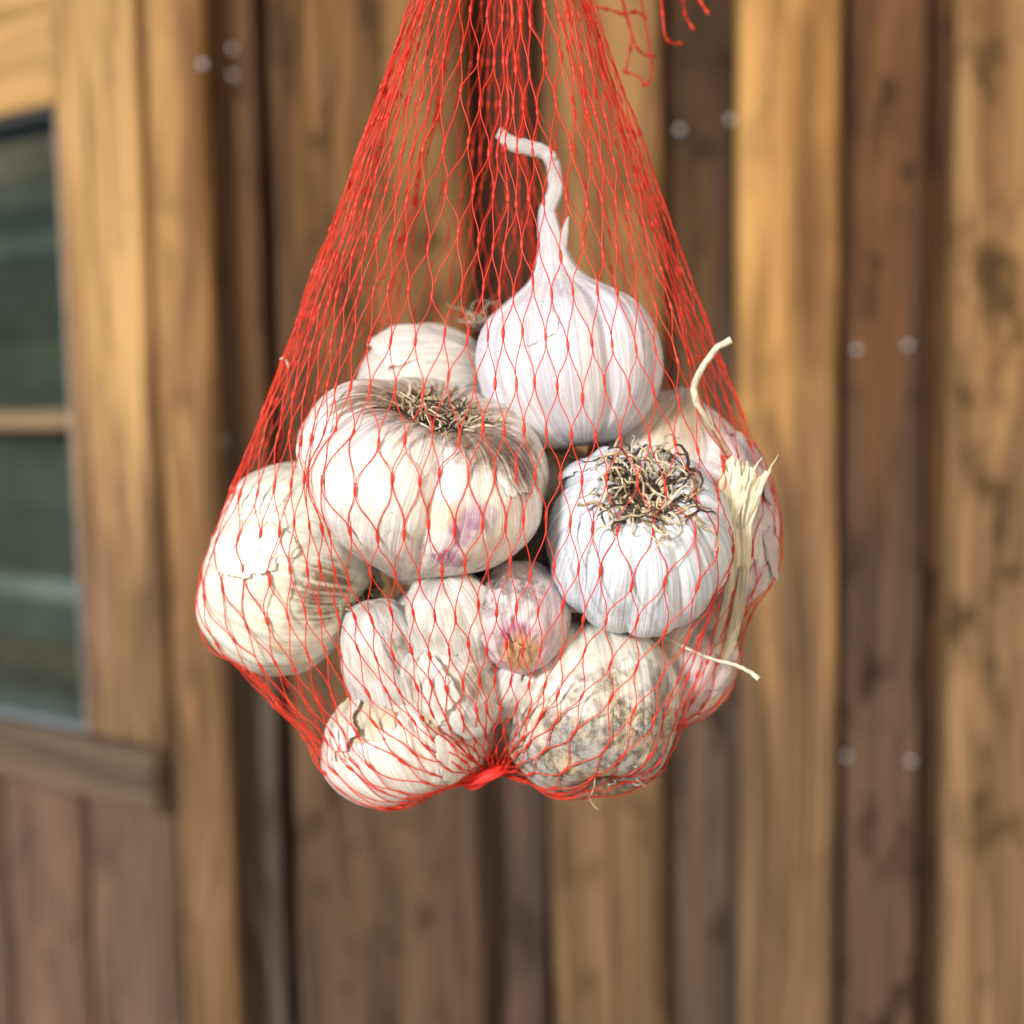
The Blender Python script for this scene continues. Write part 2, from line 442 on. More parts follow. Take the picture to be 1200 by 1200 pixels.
def glass():
    t = NT('window_glass')
    tr = t.n('ShaderNodeBsdfTransparent'); t.put(tr.inputs[0], (0.78, 0.82, 0.78))
    gl = t.n('ShaderNodeBsdfGlossy'); gl.inputs['Roughness'].default_value = 0.03
    t.put(gl.inputs[0], (0.9, 0.95, 0.92))
    fr = t.n('ShaderNodeFresnel'); fr.inputs['IOR'].default_value = 1.5
    ge = t.n('ShaderNodeNewGeometry')
    mx = t.n('ShaderNodeMixShader'); t.put(mx.inputs[0], t.math('MULTIPLY', fr.outputs[0], t.math('SUBTRACT', 1.0, ge.outputs['Backfacing'])))
    t.t.links.new(tr.outputs[0], mx.inputs[1]); t.t.links.new(gl.outputs[0], mx.inputs[2])
    return t.surface(mx.outputs[0])
GLASS = glass()
_, zm1 = door_at(40, 480); _, zm2 = door_at(40, 505)
dbox('pane', us + 0.001, UE - 0.001, zm2 - 0.004, z_pane_hi - 0.0005, -0.018, -0.014, GLASS, bev=0.0005)
dbox('pane', us + 0.001, UE - 0.001, z_pane_lo + 0.0005, zm2 - 0.0045, -0.018, -0.014, GLASS, bev=0.0005)
dbox('glazing_bar', us + 0.002, UE - 0.002, zm2, zm1, -0.013, -0.004, wood('glazing_bar_wood', (0.22, 0.15, 0.085), (0.13, 0.085, 0.05), GREY, 0.2, seed=41, along='x'), bev=0.002)
# thin dark putty line around the glass
PUT = plain('dark_putty', (0.03, 0.035, 0.04), 0.6)
dbox('putty', us + 0.001, us + 0.010, z_pane_lo + 0.008, z_pane_hi - 0.009, -0.0135, -0.003, plain('grey_putty', (0.28, 0.30, 0.31), 0.6), bev=0.002)
dbox('putty', us + 0.001, UE - 0.001, z_pane_hi - 0.009, z_pane_hi - 0.0008, -0.0135, -0.003, PUT, bev=0.002)
dbox('putty', us + 0.001, UE - 0.001, z_pane_lo + 0.0008, z_pane_lo + 0.008, -0.0135, -0.003, plain('grey_putty', (0.16, 0.19, 0.20), 0.6), bev=0.002)
# added bands just behind the glass, painted with the reflection of the yard
def dz(py): return door_at(50, py)[1]
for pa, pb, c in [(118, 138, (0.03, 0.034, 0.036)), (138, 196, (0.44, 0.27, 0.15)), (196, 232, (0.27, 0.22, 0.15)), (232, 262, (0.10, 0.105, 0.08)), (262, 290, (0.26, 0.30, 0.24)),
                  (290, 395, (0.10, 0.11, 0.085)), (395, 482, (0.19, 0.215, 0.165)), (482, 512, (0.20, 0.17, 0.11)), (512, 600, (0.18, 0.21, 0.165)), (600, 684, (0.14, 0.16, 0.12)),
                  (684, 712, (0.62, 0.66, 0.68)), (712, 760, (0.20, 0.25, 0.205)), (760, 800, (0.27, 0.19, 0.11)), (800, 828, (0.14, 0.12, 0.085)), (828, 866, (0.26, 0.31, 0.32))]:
    dbox('reflection_band', us - 0.01, UE + 0.01, dz(pb) + 0.0005, dz(pa), -0.040, -0.0305, plain('reflection_band_paint', tuple(0.42 * (0.75 * x + 0.25 * sum(c) / 3) for x in c), 0.8, 0.35, 9.0), bev=0.0012)

# ------------------------------------------------------------------ garlic
PROF = [(0.0, -0.80), (0.10, -0.82), (0.22, -0.90), (0.42, -0.955), (0.68, -0.83), (0.91, -0.47), (1.0, -0.04), (0.945, 0.34),
        (0.75, 0.64), (0.49, 0.85), (0.29, 1.0), (0.19, 1.16), (0.145, 1.34), (0.12, 1.5)]
PROF_BLUNT = [(0.0, -0.80), (0.10, -0.82), (0.22, -0.90), (0.42, -0.955), (0.68, -0.83), (0.91, -0.47), (1.0, -0.04), (0.95, 0.34),
              (0.80, 0.64), (0.56, 0.85), (0.34, 0.97), (0.18, 1.05), (0.10, 1.12), (0.06, 1.16)]
extra = []          # loose skins and stems that also hold the net off
collide = []        # (verts, faces) that the net lies on

class Bulb:
    """surface of one bulb: axis runs root -> neck; S(phi, s) gives a world point"""
    def __init__(s, px, py, y, rpx, hpx, axis, lobes=9, depth=0.07, seed=0, squash=1.0, sqdir=(0, 1, 0), prof=PROF, phi0=0.0,
                 wob=0.03, crease_root=0.6, lobe_list=None, ridge=0.034):
        s.ridge = ridge
        k = size(y)
        s.c = at(px, py, y); s.R = rpx * k; s.H = hpx * k
        s.a = Vector(axis).normalized()
        ref = Vector((0, -1, 0)) if abs(s.a.y) < 0.9 else Vector((0, 0, 1))
        s.e1 = (ref - s.a * ref.dot(s.a)).normalized()          # phi = 0 faces the camera
        s.e2 = s.a.cross(s.e1)
        s.prof = catmull(prof, 200); s.seed = seed; s.depth = depth; s.wob = wob; s.cr = crease_root
        s.squash = squash; s.sq = Vector(sqdir).normalized()
        q = random.Random(seed * 31 + 5)
        if lobe_list: cen = sorted(x % (2 * math.pi) for x in lobe_list)
        else: cen = sorted(((i + q.uniform(-.24, .24)) * 2 * math.pi / lobes + phi0) % (2 * math.pi) for i in range(lobes))
        s.cen = cen; s.amp = [q.uniform(0.75, 1.0) for _ in cen]
        s.off = Vector((q.uniform(0, 50), q.uniform(0, 50), q.uniform(0, 50)))
    def lobe(s, phi):
        phi %= 2 * math.pi; best = 0.0; c = s.cen; n = len(c)
        for i in range(n):
            d = (phi - c[i] + math.pi) % (2 * math.pi) - math.pi
            gl = ((c[i] - c[i - 1]) % (2 * math.pi)) / 2; gr = ((c[(i + 1) % n] - c[i]) % (2 * math.pi)) / 2
            x = d / (gr if d > 0 else gl) / 1.04
            if abs(x) < 1: best = max(best, math.sqrt(1 - x * x) * (0.75 + 0.25 * s.amp[i]))
        return best
    def S(s, phi, v, lift=0.0):
        f = v * 199; i = min(int(f), 198); u = f - i
        r, h = s.prof[i] * (1 - u) + s.prof[i + 1] * u
        m = s.lobe(phi)
        wgt = min(1.0, r * 1.25) * (s.cr + (1 - s.cr) * min(1, v * 2.2))
        rr = r * (1 - s.depth * (1 - m) * wgt)
        # cloves also bulge lengthwise at the shoulder
        hh = h + s.depth * 0.5 * (m - 0.5) * math.sin(math.pi * min(1, v)) * (0.4 if h > 0 else -0.8)
        n3 = Vector((math.cos(phi) * 1.3, math.sin(phi) * 1.3, h * 1.3)) + s.off
        d = noise.noise(n3 * 0.9) * s.wob * 1.6 + noise.noise(n3 * 2.6) * s.wob * 0.55
        # faint long wrinkles in the skin
        d += (abs(noise.noise(Vector((math.cos(phi) * 7, math.sin(phi) * 7, h * 0.8)) + s.off)) - 0.25) * s.ridge * min(1, r * 1.5)
        rr *= 1 + d; hh *= 1 + d * 0.5
        P = s.e1 * (math.cos(phi) * rr * s.R) + s.e2 * (math.sin(phi) * rr * s.R) + s.a * (hh * s.H)
        if s.squash != 1.0: P = P + s.sq * (P.dot(s.sq) * (s.squash - 1))
        if lift: P = P + P.normalized() * lift
        return s.c + P
    def patch(s, px, py, rpx, col, amt, mot=1.0, origin=None):
        P = s.S(*s.locate(px, py)) - (origin or s.c)
        return (tuple(P), rpx * size(s.c.y), col, amt, mot)
    def locate(s, px, py):
        """(phi, v) of the surface point that shows nearest to a pixel on the camera side"""
        best = None
        for a in range(48):
            for b in range(2, 36):
                ph, v = a / 48 * 2 * math.pi, b / 38
                P = s.S(ph, v); x, y, dep = project(P)
                e = (x - px) ** 2 + (y - py) ** 2 + max(0, (P - s.c).dot(FWD)) * 1e6
                if best is None or e < best[0]: best = (e, ph, v)
        return best[1], best[2]
    def build(s, root, mat, nphi=150, nv=96, name='bulb_skin'):
        s.mat = mat
        V, A, Fc = [], [], []
        for j in range(nv):
            v = j / (nv - 1)
            for i in range(nphi):
                ph = 2 * math.pi * i / nphi
                V.append(s.S(ph, v)); A.append((math.cos(ph), math.sin(ph), v))
        for j in range(nv - 1):
            for i in range(nphi):
                i2 = (i + 1) % nphi
                Fc.append((j * nphi + i, j * nphi + i2, (j + 1) * nphi + i2, (j + 1) * nphi + i))
        top = len(V); V.append(s.S(0, 1.0) * 0.5 + s.S(math.pi, 1.0) * 0.5); A.append((0, 0, 1))
        for i in range(nphi): Fc.append(((nv - 1) * nphi + i, (nv - 1) * nphi + (i + 1) % nphi, top))
        collide.append((V, Fc)); s.tree = BVHTree.FromPolygons([tuple(x) for x in V], Fc)
        return mesh_object(name, rel(V, root), Fc, mat, root, attr=A)
    def flap(s, root, mat, ph0, ph1, v0, v1, lift=(0.0006, 0.003), seed=0, name='skin_flap', edge=0.32, curl='v1', thick=0.00018):
        """a torn sheet of outer skin lying on the bulb, lifting towards one edge, with a ragged outline"""
        n = 56; V, A, Fc = [], [], []
        mat = mat or s.mat
        def lf(a, b):
            e = {'v1': b, 'v0': 1 - b, 'p1': a, 'p0': 1 - a}[curl]
            return lift[0] + (lift[1] - lift[0]) * e ** 2.2 + 0.0006 * noise.noise(Vector((a * 5, b * 5, seed * 3.3)))
        for j in range(n + 1):
            for i in range(n + 1):
                a, b = i / n, j / n
                V.append(s.S(ph0 + (ph1 - ph0) * a, v0 + (v1 - v0) * b, lf(a, b)))
                ph = ph0 + (ph1 - ph0) * a; A.append((math.cos(ph), math.sin(ph), v0 + (v1 - v0) * b))
        for j in range(n):
            for i in range(n):
                a, b = (i + .5) / n, (j + .5) / n
                d = 1 - math.hypot((a - 0.5) * 2.1, (b - 0.5) * 2.1)
                q = noise.noise(Vector((a * 3, b * 3, seed * 7.7))) * 0.75 + noise.noise(Vector((a * 9, b * 9, seed * 5.1))) * 0.3
                if d > edge * 0.5 + q * 0.55:
                    Fc.append((j * (n + 1) + i, j * (n + 1) + i + 1, (j + 1) * (n + 1) + i + 1, (j + 1) * (n + 1) + i))
        fl_ = []
        for f in Fc:
            nn = (V[f[1]] - V[f[0]]).cross(V[f[2]] - V[f[0]])
            fl_.append(f if nn.dot(V[f[0]] - s.c) > 0 else f[::-1])
        extra.append((V, fl_))
        used = sorted({x for f in Fc for x in f}); mp = {x: q for q, x in enumerate(used)}
        o = mesh_object(name, rel([V[x] for x in used], root), [tuple(mp[x] for x in f) for f in Fc], mat, root, attr=[A[x] for x in used])
        md = o.modifiers.new('thickness', 'SOLIDIFY'); md.thickness = thick
        return o
def project(P):
    d = P - CAM; dep = d.dot(FWD)
    return 600 + F * d.dot(RIGHT) / dep, 600 - F * d.dot(UP) / dep, dep

ROOT_T = plain('root_tan', (0.58, 0.46, 0.29), 0.7, 0.5)
ROOT_P = plain('root_pale', (0.74, 0.66, 0.50), 0.65, 0.35)
ROOT_D = plain('root_dark', (0.07, 0.045, 0.028), 0.85, 0.5)
STRAW = paper('straw_skin', (0.92, 0.84, 0.64), (0.84, 0.70, 0.46), 0.12, 0.35, 0.06)
WHITE_PAPER = paper('white_paper_skin', (0.84, 0.82, 0.80), (0.68, 0.65, 0.67), 0.3)
PINK_PAPER = paper('pinkish_paper_skin', (0.82, 0.72, 0.70), (0.64, 0.48, 0.48), 0.3)
CREAM_PAPER = paper('cream_paper_skin', (0.84, 0.77, 0.62), (0.70, 0.58, 0.38), 0.35)
TAN_PAPER = paper('tan_paper_skin', (0.60, 0.47, 0.32), (0.38, 0.26, 0.15), 0.25, 1.0, 0.5)

def root_tuft(root, c, nrm, disc, n, length, rad, seed, spread=1.0, pale=0.4, curly=1.0, dark=0.3, surf=None):
    """the wiry dried roots round the root plate, a dark crumbly plate beneath them"""
    q = random.Random(seed); nrm = Vector(nrm).normalized()
    e1 = nrm.orthogonal().normalized(); e2 = nrm.cross(e1)
    V, Fc, MI = [], [], []
    for k in range(n):
        ang = q.uniform(0, 2 * math.pi); rr = disc * math.sqrt(q.random())
        out = e1 * math.cos(ang) + e2 * math.sin(ang)
        p = c + out * rr - nrm * rad
        d = (nrm * q.uniform(0.5, 1.2) + out * q.uniform(0.1, 1.0) * spread * (rr / disc + 0.25)).normalized()
        L = length * q.uniform(0.35, 1.15); m = 13
        path = [p.copy()]
        curl = Vector((q.gauss(0, 1), q.gauss(0, 1), q.gauss(0, 1))) * 0.35 * curly
        for s in range(m):
            d = (d + curl * 0.55 + Vector((q.gauss(0, 1), q.gauss(0, 1), q.gauss(0, 1))) * 0.20 * curly - nrm * (0.10 * curly)).normalized()
            if q.random() < 0.2: curl = Vector((q.gauss(0, 1), q.gauss(0, 1), q.gauss(0, 1))) * 0.4 * curly
            p = p + d * (L / m)
            if surf is not None:
                loc, sn, _i, dd = surf.find_nearest(p)
                sdist = (p - loc).dot(sn)
                if sdist < rad * 0.8: p = loc + sn * (rad * 0.8)
                elif sdist > length * 0.22: p = p - sn * (sdist - length * 0.22) * 0.5
            else:
                h = (p - c).dot(nrm)
                if h < rad * 0.5: p = p + nrm * (rad * 0.5 - h)
            path.append(p.copy())
        r0 = rad * q.uniform(0.55, 1.25)
        rads = [r0 * (1 - 0.6 * s / m) * q.uniform(0.8, 1.2) for s in range(m + 1)]
        f0 = len(Fc)
        tube(V, Fc, path, rads, 5)
        x = 0.99 if L > length * 0.8 and q.random() < 0.7 else q.random(); mi = 2 if x < dark else (1 if x < dark + pale else 0)
        MI += [mi] * (len(Fc) - f0)
    o = mesh_object('root_tuft', rel(V, root), Fc, None, root, mats=[ROOT_T, ROOT_P, ROOT_D], midx=MI)
    o['kind'] = 'stuff'
    # the root plate: a rough low dome
    V, Fc = [], []; nr, ns = 7, 26
    for j in range(nr):
        f = j / (nr - 1)
        for s in range(ns):
            t = 2 * math.pi * s / ns
            x = disc * 1.15 * f * (1 + 0.22 * noise.noise(Vector((math.cos(t) * 2, math.sin(t) * 2, seed))))
            h = (1 - f * f) * disc * 0.22 + disc * 0.16 * noise.noise(Vector((math.cos(t) * f * 4, math.sin(t) * f * 4, seed + 3))) - disc * 0.05
            V.append(c + e1 * (math.cos(t) * x) + e2 * (math.sin(t) * x) + nrm * (h - (0.18 * disc if j == nr - 1 else 0)))
    for j in range(nr - 1):
        for s in range(ns):
            Fc.append((j * ns + s, j * ns + (s + 1) % ns, (j + 1) * ns + (s + 1) % ns, (j + 1) * ns + s))
    mesh_object('root_plate', rel(V, root), Fc, ROOT_D, root)
def bulb_thing(b, label):
    return empty('garlic_bulb', tuple(b.c), label, 'garlic bulb', 'garlic bulbs in the net bag')
def strand(name, root, pts, rpx, mat, sides=8, flat=1.0, n=24, solid=False, wob=0.0, sd=0):
    """a stem or root through (px, py, y) points"""
    P = catmull([tuple(at(*p)) for p in pts], n)
    k = size(pts[0][2]); V, Fc = [], []
    rr = catmull([(x, 0) for x in rpx], n)[:, 0] * k if hasattr(rpx, '__len__') else np.full(n, rpx * k)
    if wob: P = [Vector(p) + noise.noise_vector(Vector((i * 0.6, sd, 0))) * wob * k for i, p in enumerate(P)]
    tube(V, Fc, P, list(rr), sides, flat, flatdir=(1, 0, 0))
    if solid: extra.append((V, Fc))
    A = []
    for i in range(n):
        for s in range(sides):
            t = 2 * math.pi * s / sides; A.append((math.cos(t), math.sin(t), i / n * 2))
    return mesh_object(name, rel(V, root), Fc, mat, root, attr=A)

# 1 -- top bulb with the bent stem
b = Bulb(668, 430, 0.012, 110, 92, (-0.13, 0.10, 1.0), lobes=9, depth=0.19, seed=1, wob=0.02,
         prof=[(0.0, -0.95), (0.10, -0.97), (0.25, -0.99), (0.45, -0.94), (0.70, -0.76), (0.92, -0.40), (1.0, 0.0), (0.96, 0.36), (0.80, 0.68),
               (0.56, 0.89), (0.35, 1.06), (0.23, 1.24), (0.165, 1.48), (0.12, 1.75), (0.09, 2.0)])
t = bulb_thing(b, 'white garlic bulb with a tall bent stem, topmost in the net bag')
SKIN1 = garlic('skin_white_lavender', white=(0.86, 0.85, 0.85), shade=(0.64, 0.62, 0.70), warm_amt=0.12, purple=0.25, pcol=(0.46, 0.38, 0.58), dirt=0.02, grime=0.08, seed=1.0)
b.build(t, SKIN1)
SKINS = garlic('skin_stem', white=(0.88, 0.85, 0.82), shade=(0.74, 0.70, 0.70), warm_amt=0.15, purple=0.05, dirt=-0.5, grime=0.1, seed=1.5)
tip = b.S(0, 1.0) * 0.5 + b.S(math.pi, 1.0) * 0.5
tx, ty, _ = project(tip)
ys = tip.y
stm = strand('stem', t, [(tx - 2, ty + 30, ys), (tx, ty, ys), (650, 226, ys - .001), (650, 206, ys - .001), (646, 188, ys - .002), (637, 178, ys - .002), (618, 173, ys - .003), (600, 168, ys - .004), (583, 155, ys - .004)],
       [9.5, 9.5, 9.0, 8.5, 8.0, 8.5, 9.0, 8.5, 6.5], SKINS, sides=12, flat=0.6, n=50, wob=1.2, sd=3)
strand('stem_scale', t, [(650, 312, ys - .004), (656, 292, ys - .004), (661, 274, ys - .003), (666, 254, ys - .002)], [6, 8, 5, 0.8], SKINS, sides=8, flat=0.35, n=16).parent = stm
a = b.locate(632, 385)
b.flap(t, None, a[0] - 0.3, a[0] + 0.3, a[1] - 0.05, a[1] + 0.08, lift=(0.0002, 0.0014), seed=2)
B1 = b

# 2 -- behind, upper left
b = Bulb(503, 462, 0.040, 84, 76, (0.55, 0.55, 0.55), lobes=8, depth=0.08, seed=2)
b = Bulb(500, 465, 0.040, 84, 80, (-0.75, 0.2, -0.15), lobes=8, depth=0.08, seed=2, prof=PROF_BLUNT)
t = bulb_thing(b, 'cream garlic bulb with a lifted skin flap, half hidden behind the topmost bulb')
b.build(t, garlic('skin_cream', white=(0.82, 0.78, 0.68), shade=(0.66, 0.62, 0.58), warm_amt=0.35, purple=0.05, dirt=0.03, seed=2.0))
a = b.locate(490, 405)
b.flap(t, None, a[0] - 0.5, a[0] + 0.45, a[1] - 0.16, a[1] + 0.14, lift=(0.0003, 0.005), seed=5, curl='v1', edge=0.2)
a = b.locate(520, 430)
b.flap(t, None, a[0] - 0.5, a[0] + 0.5, a[1] - 0.2, a[1] + 0.12, lift=(0.0003, 0.003), seed=8, curl='p1', edge=0.2)
root_tuft(t, at(574, 384, 0.040), (0.25, -0.15, 1), 0.0065, 42, 0.017, 0.00032, 12, spread=1.3, pale=0.3, dark=0.35)

# 3 -- big heart-shaped bulb
b = Bulb(497, 568, -0.010, 159, 104, (-0.24, 0.36, -0.90), lobe_list=[-2.1, -0.85, 0.55, 1.75, 3.0], depth=0.21, seed=3, wob=0.03, crease_root=0.95, prof=
         [(0.0, -0.74), (0.10, -0.75), (0.22, -0.82), (0.42, -0.92), (0.68, -0.86), (0.91, -0.54), (1.0, -0.14), (0.91, 0.22),
          (0.70, 0.54), (0.46, 0.82), (0.25, 1.06), (0.12, 1.20), (0.07, 1.25), (0.04, 1.27)])
t = bulb_thing(b, 'large squat heart-shaped garlic bulb with brown soiled roots facing up, left of centre')
BR_, PU_, YE_ = (0.20, 0.125, 0.075), (0.36, 0.14, 0.30), (0.70, 0.50, 0.20)
b.build(t, garlic('skin_cream_purple', white=(0.87, 0.84, 0.77), shade=(0.74, 0.69, 0.63), warm=(0.80, 0.66, 0.42), warm_amt=0.35, purple=0.4,
                  pcol=(0.44, 0.26, 0.38), dirt=0.20, dirt_soft=0.13, dcol=(0.22, 0.14, 0.085), grime=0.3, seed=3.6, specks=0.5,
                  patches=[b.patch(610, 528, 62, BR_, 1.0, 1.6), b.patch(560, 518, 45, BR_, 1.0, 1.6), b.patch(440, 470, 55, BR_, 0.85, 1.7), b.patch(590, 520, 60, (0.10, 0.06, 0.04), 0.7, 2.8), b.patch(520, 505, 60, (0.10, 0.06, 0.04), 0.7, 2.8),
                           b.patch(543, 628, 24, PU_, 0.9, 1.6), b.patch(532, 655, 24, PU_, 1.0, 1.6), b.patch(560, 605, 22, PU_, 0.6, 1.6), b.patch(400, 628, 22, PU_, 0.35, 1.2), b.patch(555, 590, 20, PU_, 0.35, 1.4),
                           b.patch(515, 608, 24, YE_, 0.5, 1.2), b.patch(400, 500, 30, (0.45, 0.28, 0.34), 0.35, 1.5)]), nphi=190, nv=120)
rc = b.S(0, 0.0); nr = -b.a
root_tuft(t, rc + nr * 0.001, nr, 0.0125, 140, 0.014, 0.00048, 13, spread=2.0, pale=0.22, dark=0.52, curly=1.3, surf=b.tree)
for k, (px, py) in enumerate([(590, 548), (606, 550)]):
    a = b.locate(px, py)
    b.flap(t, None, a[0] - 0.16, a[0] + 0.16, a[1] - 0.05, a[1] + 0.05, lift=(0.0003, 0.0016), seed=14 + k, curl='v1', edge=0.3)
B3 = b

# 4 -- left bulb
b = Bulb(340, 664, 0.010, 130, 96, (0.93, 0.10, -0.30), lobes=5, depth=0.05, seed=4, prof=PROF_BLUNT, squash=0.85, wob=0.045)
t = bulb_thing(b, 'smooth pale greenish cream garlic bulb, leftmost in the net bag')
b.build(t, garlic('skin_pale_green', white=(0.83, 0.82, 0.70), shade=(0.74, 0.73, 0.60), rib=0.4, warm_amt=0.25, warm=(0.74, 0.68, 0.46), purple=0.0, dirt=0.0, grime=0.12, seed=4.4, sheen=0.27, patches=[b.patch(388, 692, 46, (0.20, 0.13, 0.08), 1.0, 1.5), b.patch(330, 760, 16, (0.62, 0.46, 0.22), 0.8, 1.0), b.patch(350, 775, 10, (0.62, 0.46, 0.22), 0.7, 1.0)]))
a = b.locate(285, 640)
b.flap(t, None, a[0] - 0.35, a[0] + 0.4, a[1] - 0.13, a[1] + 0.13, lift=(0.0002, 0.0012), seed=17, curl='p1')
root_tuft(t, at(418, 692, 0.0), (0.7, -0.6, 0.1), 0.0075, 70, 0.010, 0.00045, 19, spread=1.3, pale=0.05, dark=0.8, curly=1.3)

# 5 -- right bulb, roots facing the viewer
b = Bulb(748, 635, -0.012, 112, 104, (0.02, 0.74, -0.66), lobes=11, depth=0.10, seed=5, wob=0.018, crease_root=0.5, prof=
         [(0.0, -0.80), (0.10, -0.82), (0.22, -0.89), (0.42, -0.94), (0.68, -0.82), (0.91, -0.47), (1.0, -0.02), (0.95, 0.36),
          (0.78, 0.66), (0.54, 0.87), (0.32, 1.0), (0.18, 1.1), (0.10, 1.15), (0.06, 1.18)])
t = bulb_thing(b, 'bluish white garlic bulb with a wiry tangle of tan roots facing the viewer')
b.build(t, garlic('skin_blue_white', white=(0.83, 0.87, 0.90), shade=(0.60, 0.67, 0.76), warm_amt=0.05, purple=0.03, dirt=0.15, dirt_soft=0.11, dcol=(0.17, 0.12, 0.07), grime=0.1, seed=5.2, rib=1.3), nphi=190, nv=110)
rc = b.S(0, 0.0); nr = -b.a
root_tuft(t, rc + nr * 0.001, nr, 0.0132, 150, 0.019, 0.00060, 23, spread=1.1, pale=0.34, dark=0.54, curly=1.35, surf=b.tree)
a = b.locate(682, 525)
b.flap(t, None, a[0] - 0.45, a[0] + 0.35, a[1] - 0.10, a[1] + 0.12, lift=(0.0003, 0.005), seed=21, curl='v1', edge=0.25)
B5 = b

# 6 -- behind right
b = Bulb(778, 548, 0.028, 92, 86, (0.2, -0.3, 0.9), lobes=8, depth=0.07, seed=6, prof=PROF_BLUNT)
t = bulb_thing(b, 'garlic bulb with a tan streaked shoulder, behind the bluish root-facing bulb')
b.build(t, garlic('skin_tan_white', white=(0.82, 0.80, 0.78), shade=(0.64, 0.60, 0.60), warm=(0.62, 0.45, 0.26), warm_amt=0.55, purple=0.1, dirt=0.05, grime=0.3, seed=6.1, patches=[b.patch(785, 485, 60, (0.42, 0.28, 0.15), 0.7, 1.3)]))

# 7 -- far right bulb with the dried straw stem
b = Bulb(862, 605, 0.012, 104, 60, (0.35, -0.75, 0.25), lobes=7, depth=0.09, seed=7, prof=PROF_BLUNT, squash=0.56, sqdir=(1, 0, 0.05))
t = bulb_thing(b, 'pinkish white garlic bulb with a frayed straw-coloured dry stem, rightmost in the net bag')
b.build(t, garlic('skin_pink_white', white=(0.84, 0.78, 0.76), shade=(0.70, 0.60, 0.60), warm_amt=0.2, purple=0.35, pcol=(0.60, 0.36, 0.40), dirt=0.02, grime=0.2, seed=7.3))
yst = -0.013
q = random.Random(77)
def dry_sheet(name, line, widths, seed, nu=26, nv=90, pleat=0.00028, ragged=0.10, lift=0.0):
    """a dry flattened sheath: a pleated papery ribbon, split and frayed at its upper end"""
    P = catmull([tuple(at(x, y, z + lift)) for x, y, z in line], nv); W = catmull([(w_, 0) for w_ in widths], nv)[:, 0] * size(-0.02)
    V, A, Fc = [], [], []
    for v in range(nv):
        c = Vector(P[v]); tn = (Vector(P[min(v + 1, nv - 1)]) - Vector(P[max(v - 1, 0)])).normalized()
        sd_ = tn.cross(Vector((0, -1, 0))).normalized(); fn = sd_.cross(tn).normalized()
        if fn.y > 0: fn = -fn
        for u in range(nu):
            x = u / (nu - 1) * 2 - 1
            h = (1 - x * x) * W[v] * 0.14 + pleat * noise.noise(Vector((x * 6.5, v * 0.02, seed))) * 2.2 + pleat * noise.noise(Vector((x * 2.2, v * 0.09, seed + 7))) * 1.8
            edge = 1 + 0.16 * noise.noise(Vector((math.copysign(3, x), v * 0.10, seed)))
            V.append(c + sd_ * (x * W[v] * edge) + fn * h + tn * (noise.noise(Vector((x * 5, v * .05, seed + 2))) * 0.0008)); A.append((x * 0.9, seed * 0.3, v / nv * 1.5))
    for v in range(nv - 1):
        for u in range(nu - 1):
            x = u / (nu - 1); top = ragged * (0.55 + 0.9 * noise.noise(Vector((x * 7.0, seed, 1.0))))
            if v / nv < top: continue
            if v / nv < ragged * 2.6 * abs(noise.noise(Vector((seed * 3, u * 0.9, 4.0)))) + 0.02 and u % 8 == int(seed) % 8: continue     # splits
            if v / nv > 0.97 - 0.12 * abs(noise.noise(Vector((x * 6, seed, 9.0)))): continue
            Fc.append((v * nu + u, (v + 1) * nu + u, (v + 1) * nu + u + 1, v * nu + u + 1))
    fl_ = [f if (V[f[1]] - V[f[0]]).cross(V[f[2]] - V[f[0]]).y < 0 else f[::-1] for f in Fc]
    extra.append((V, fl_))
    used = sorted({x for f in fl_ for x in f}); mp = {x: q_ for q_, x in enumerate(used)}
    o = mesh_object(name, rel([V[x] for x in used], t), [tuple(mp[x] for x in f) for f in fl_], STRAW, t, attr=[A[x] for x in used])
    md = o.modifiers.new('thickness', 'SOLIDIFY'); md.thickness = 0.0002
    return o
LINE = [(878, 532, yst - .003), (870, 570, yst - .004), (864, 610, yst - .003), (866, 655, yst), (859, 710, yst + .007), (848, 752, yst + .013), (832, 792, yst + .018)]
ds = dry_sheet('dried_stem', LINE, [30, 27, 18, 14, 13, 12, 10], 1.3)
sh1 = dry_sheet('stem_sheath', [(x - 14 + (y_ - 532) * 0.06, y_ + 6, z) for x, y_, z in LINE[:4]], [15, 17, 9, 3], 5.7, lift=-0.0016, ragged=0.16)
sh2 = dry_sheet('stem_sheath', [(x + 6, y_ + 4, z) for x, y_, z in LINE[3:]], [4, 7, 7, 5], 9.2, lift=-0.0012, ragged=0.05)
sh1.parent = sh2.parent = ds
for k in range(4):                       # frayed fibres
    f = k / 3; x = 852 + 46 * f; a0 = f - 0.4
    fb = strand('stem_fibre', t, [(866 + a0 * 10, 618, yst - .0035), (866 + a0 * 26, 590, yst - .0055), (x, 562 + q.uniform(-8, 8), yst - .006),
                             (x + a0 * 26 + q.uniform(-4, 4), 540 + q.uniform(-10, 18), yst - .005 + q.uniform(-.002, .002))],
           [1.4, q.uniform(1.2, 2.0), q.uniform(1.0, 1.8), 0.4], STRAW, sides=6, flat=0.5, n=18, wob=1.8, sd=k * 2.1)
    fb.parent = ds
strand('long_root', t, [(858, 548, -0.004), (846, 522, -0.012), (832, 500, -0.016), (820, 480, -0.020), (813, 458, -0.022), (818, 440, -0.023), (828, 424, -0.024), (840, 408, -0.025), (857, 398, -0.026)],
       [4.5, 4.5, 4.4, 4.2, 4.0, 3.8, 3.6, 3.8, 4.2], ROOT_P, sides=8, n=36, wob=1.0, sd=8)
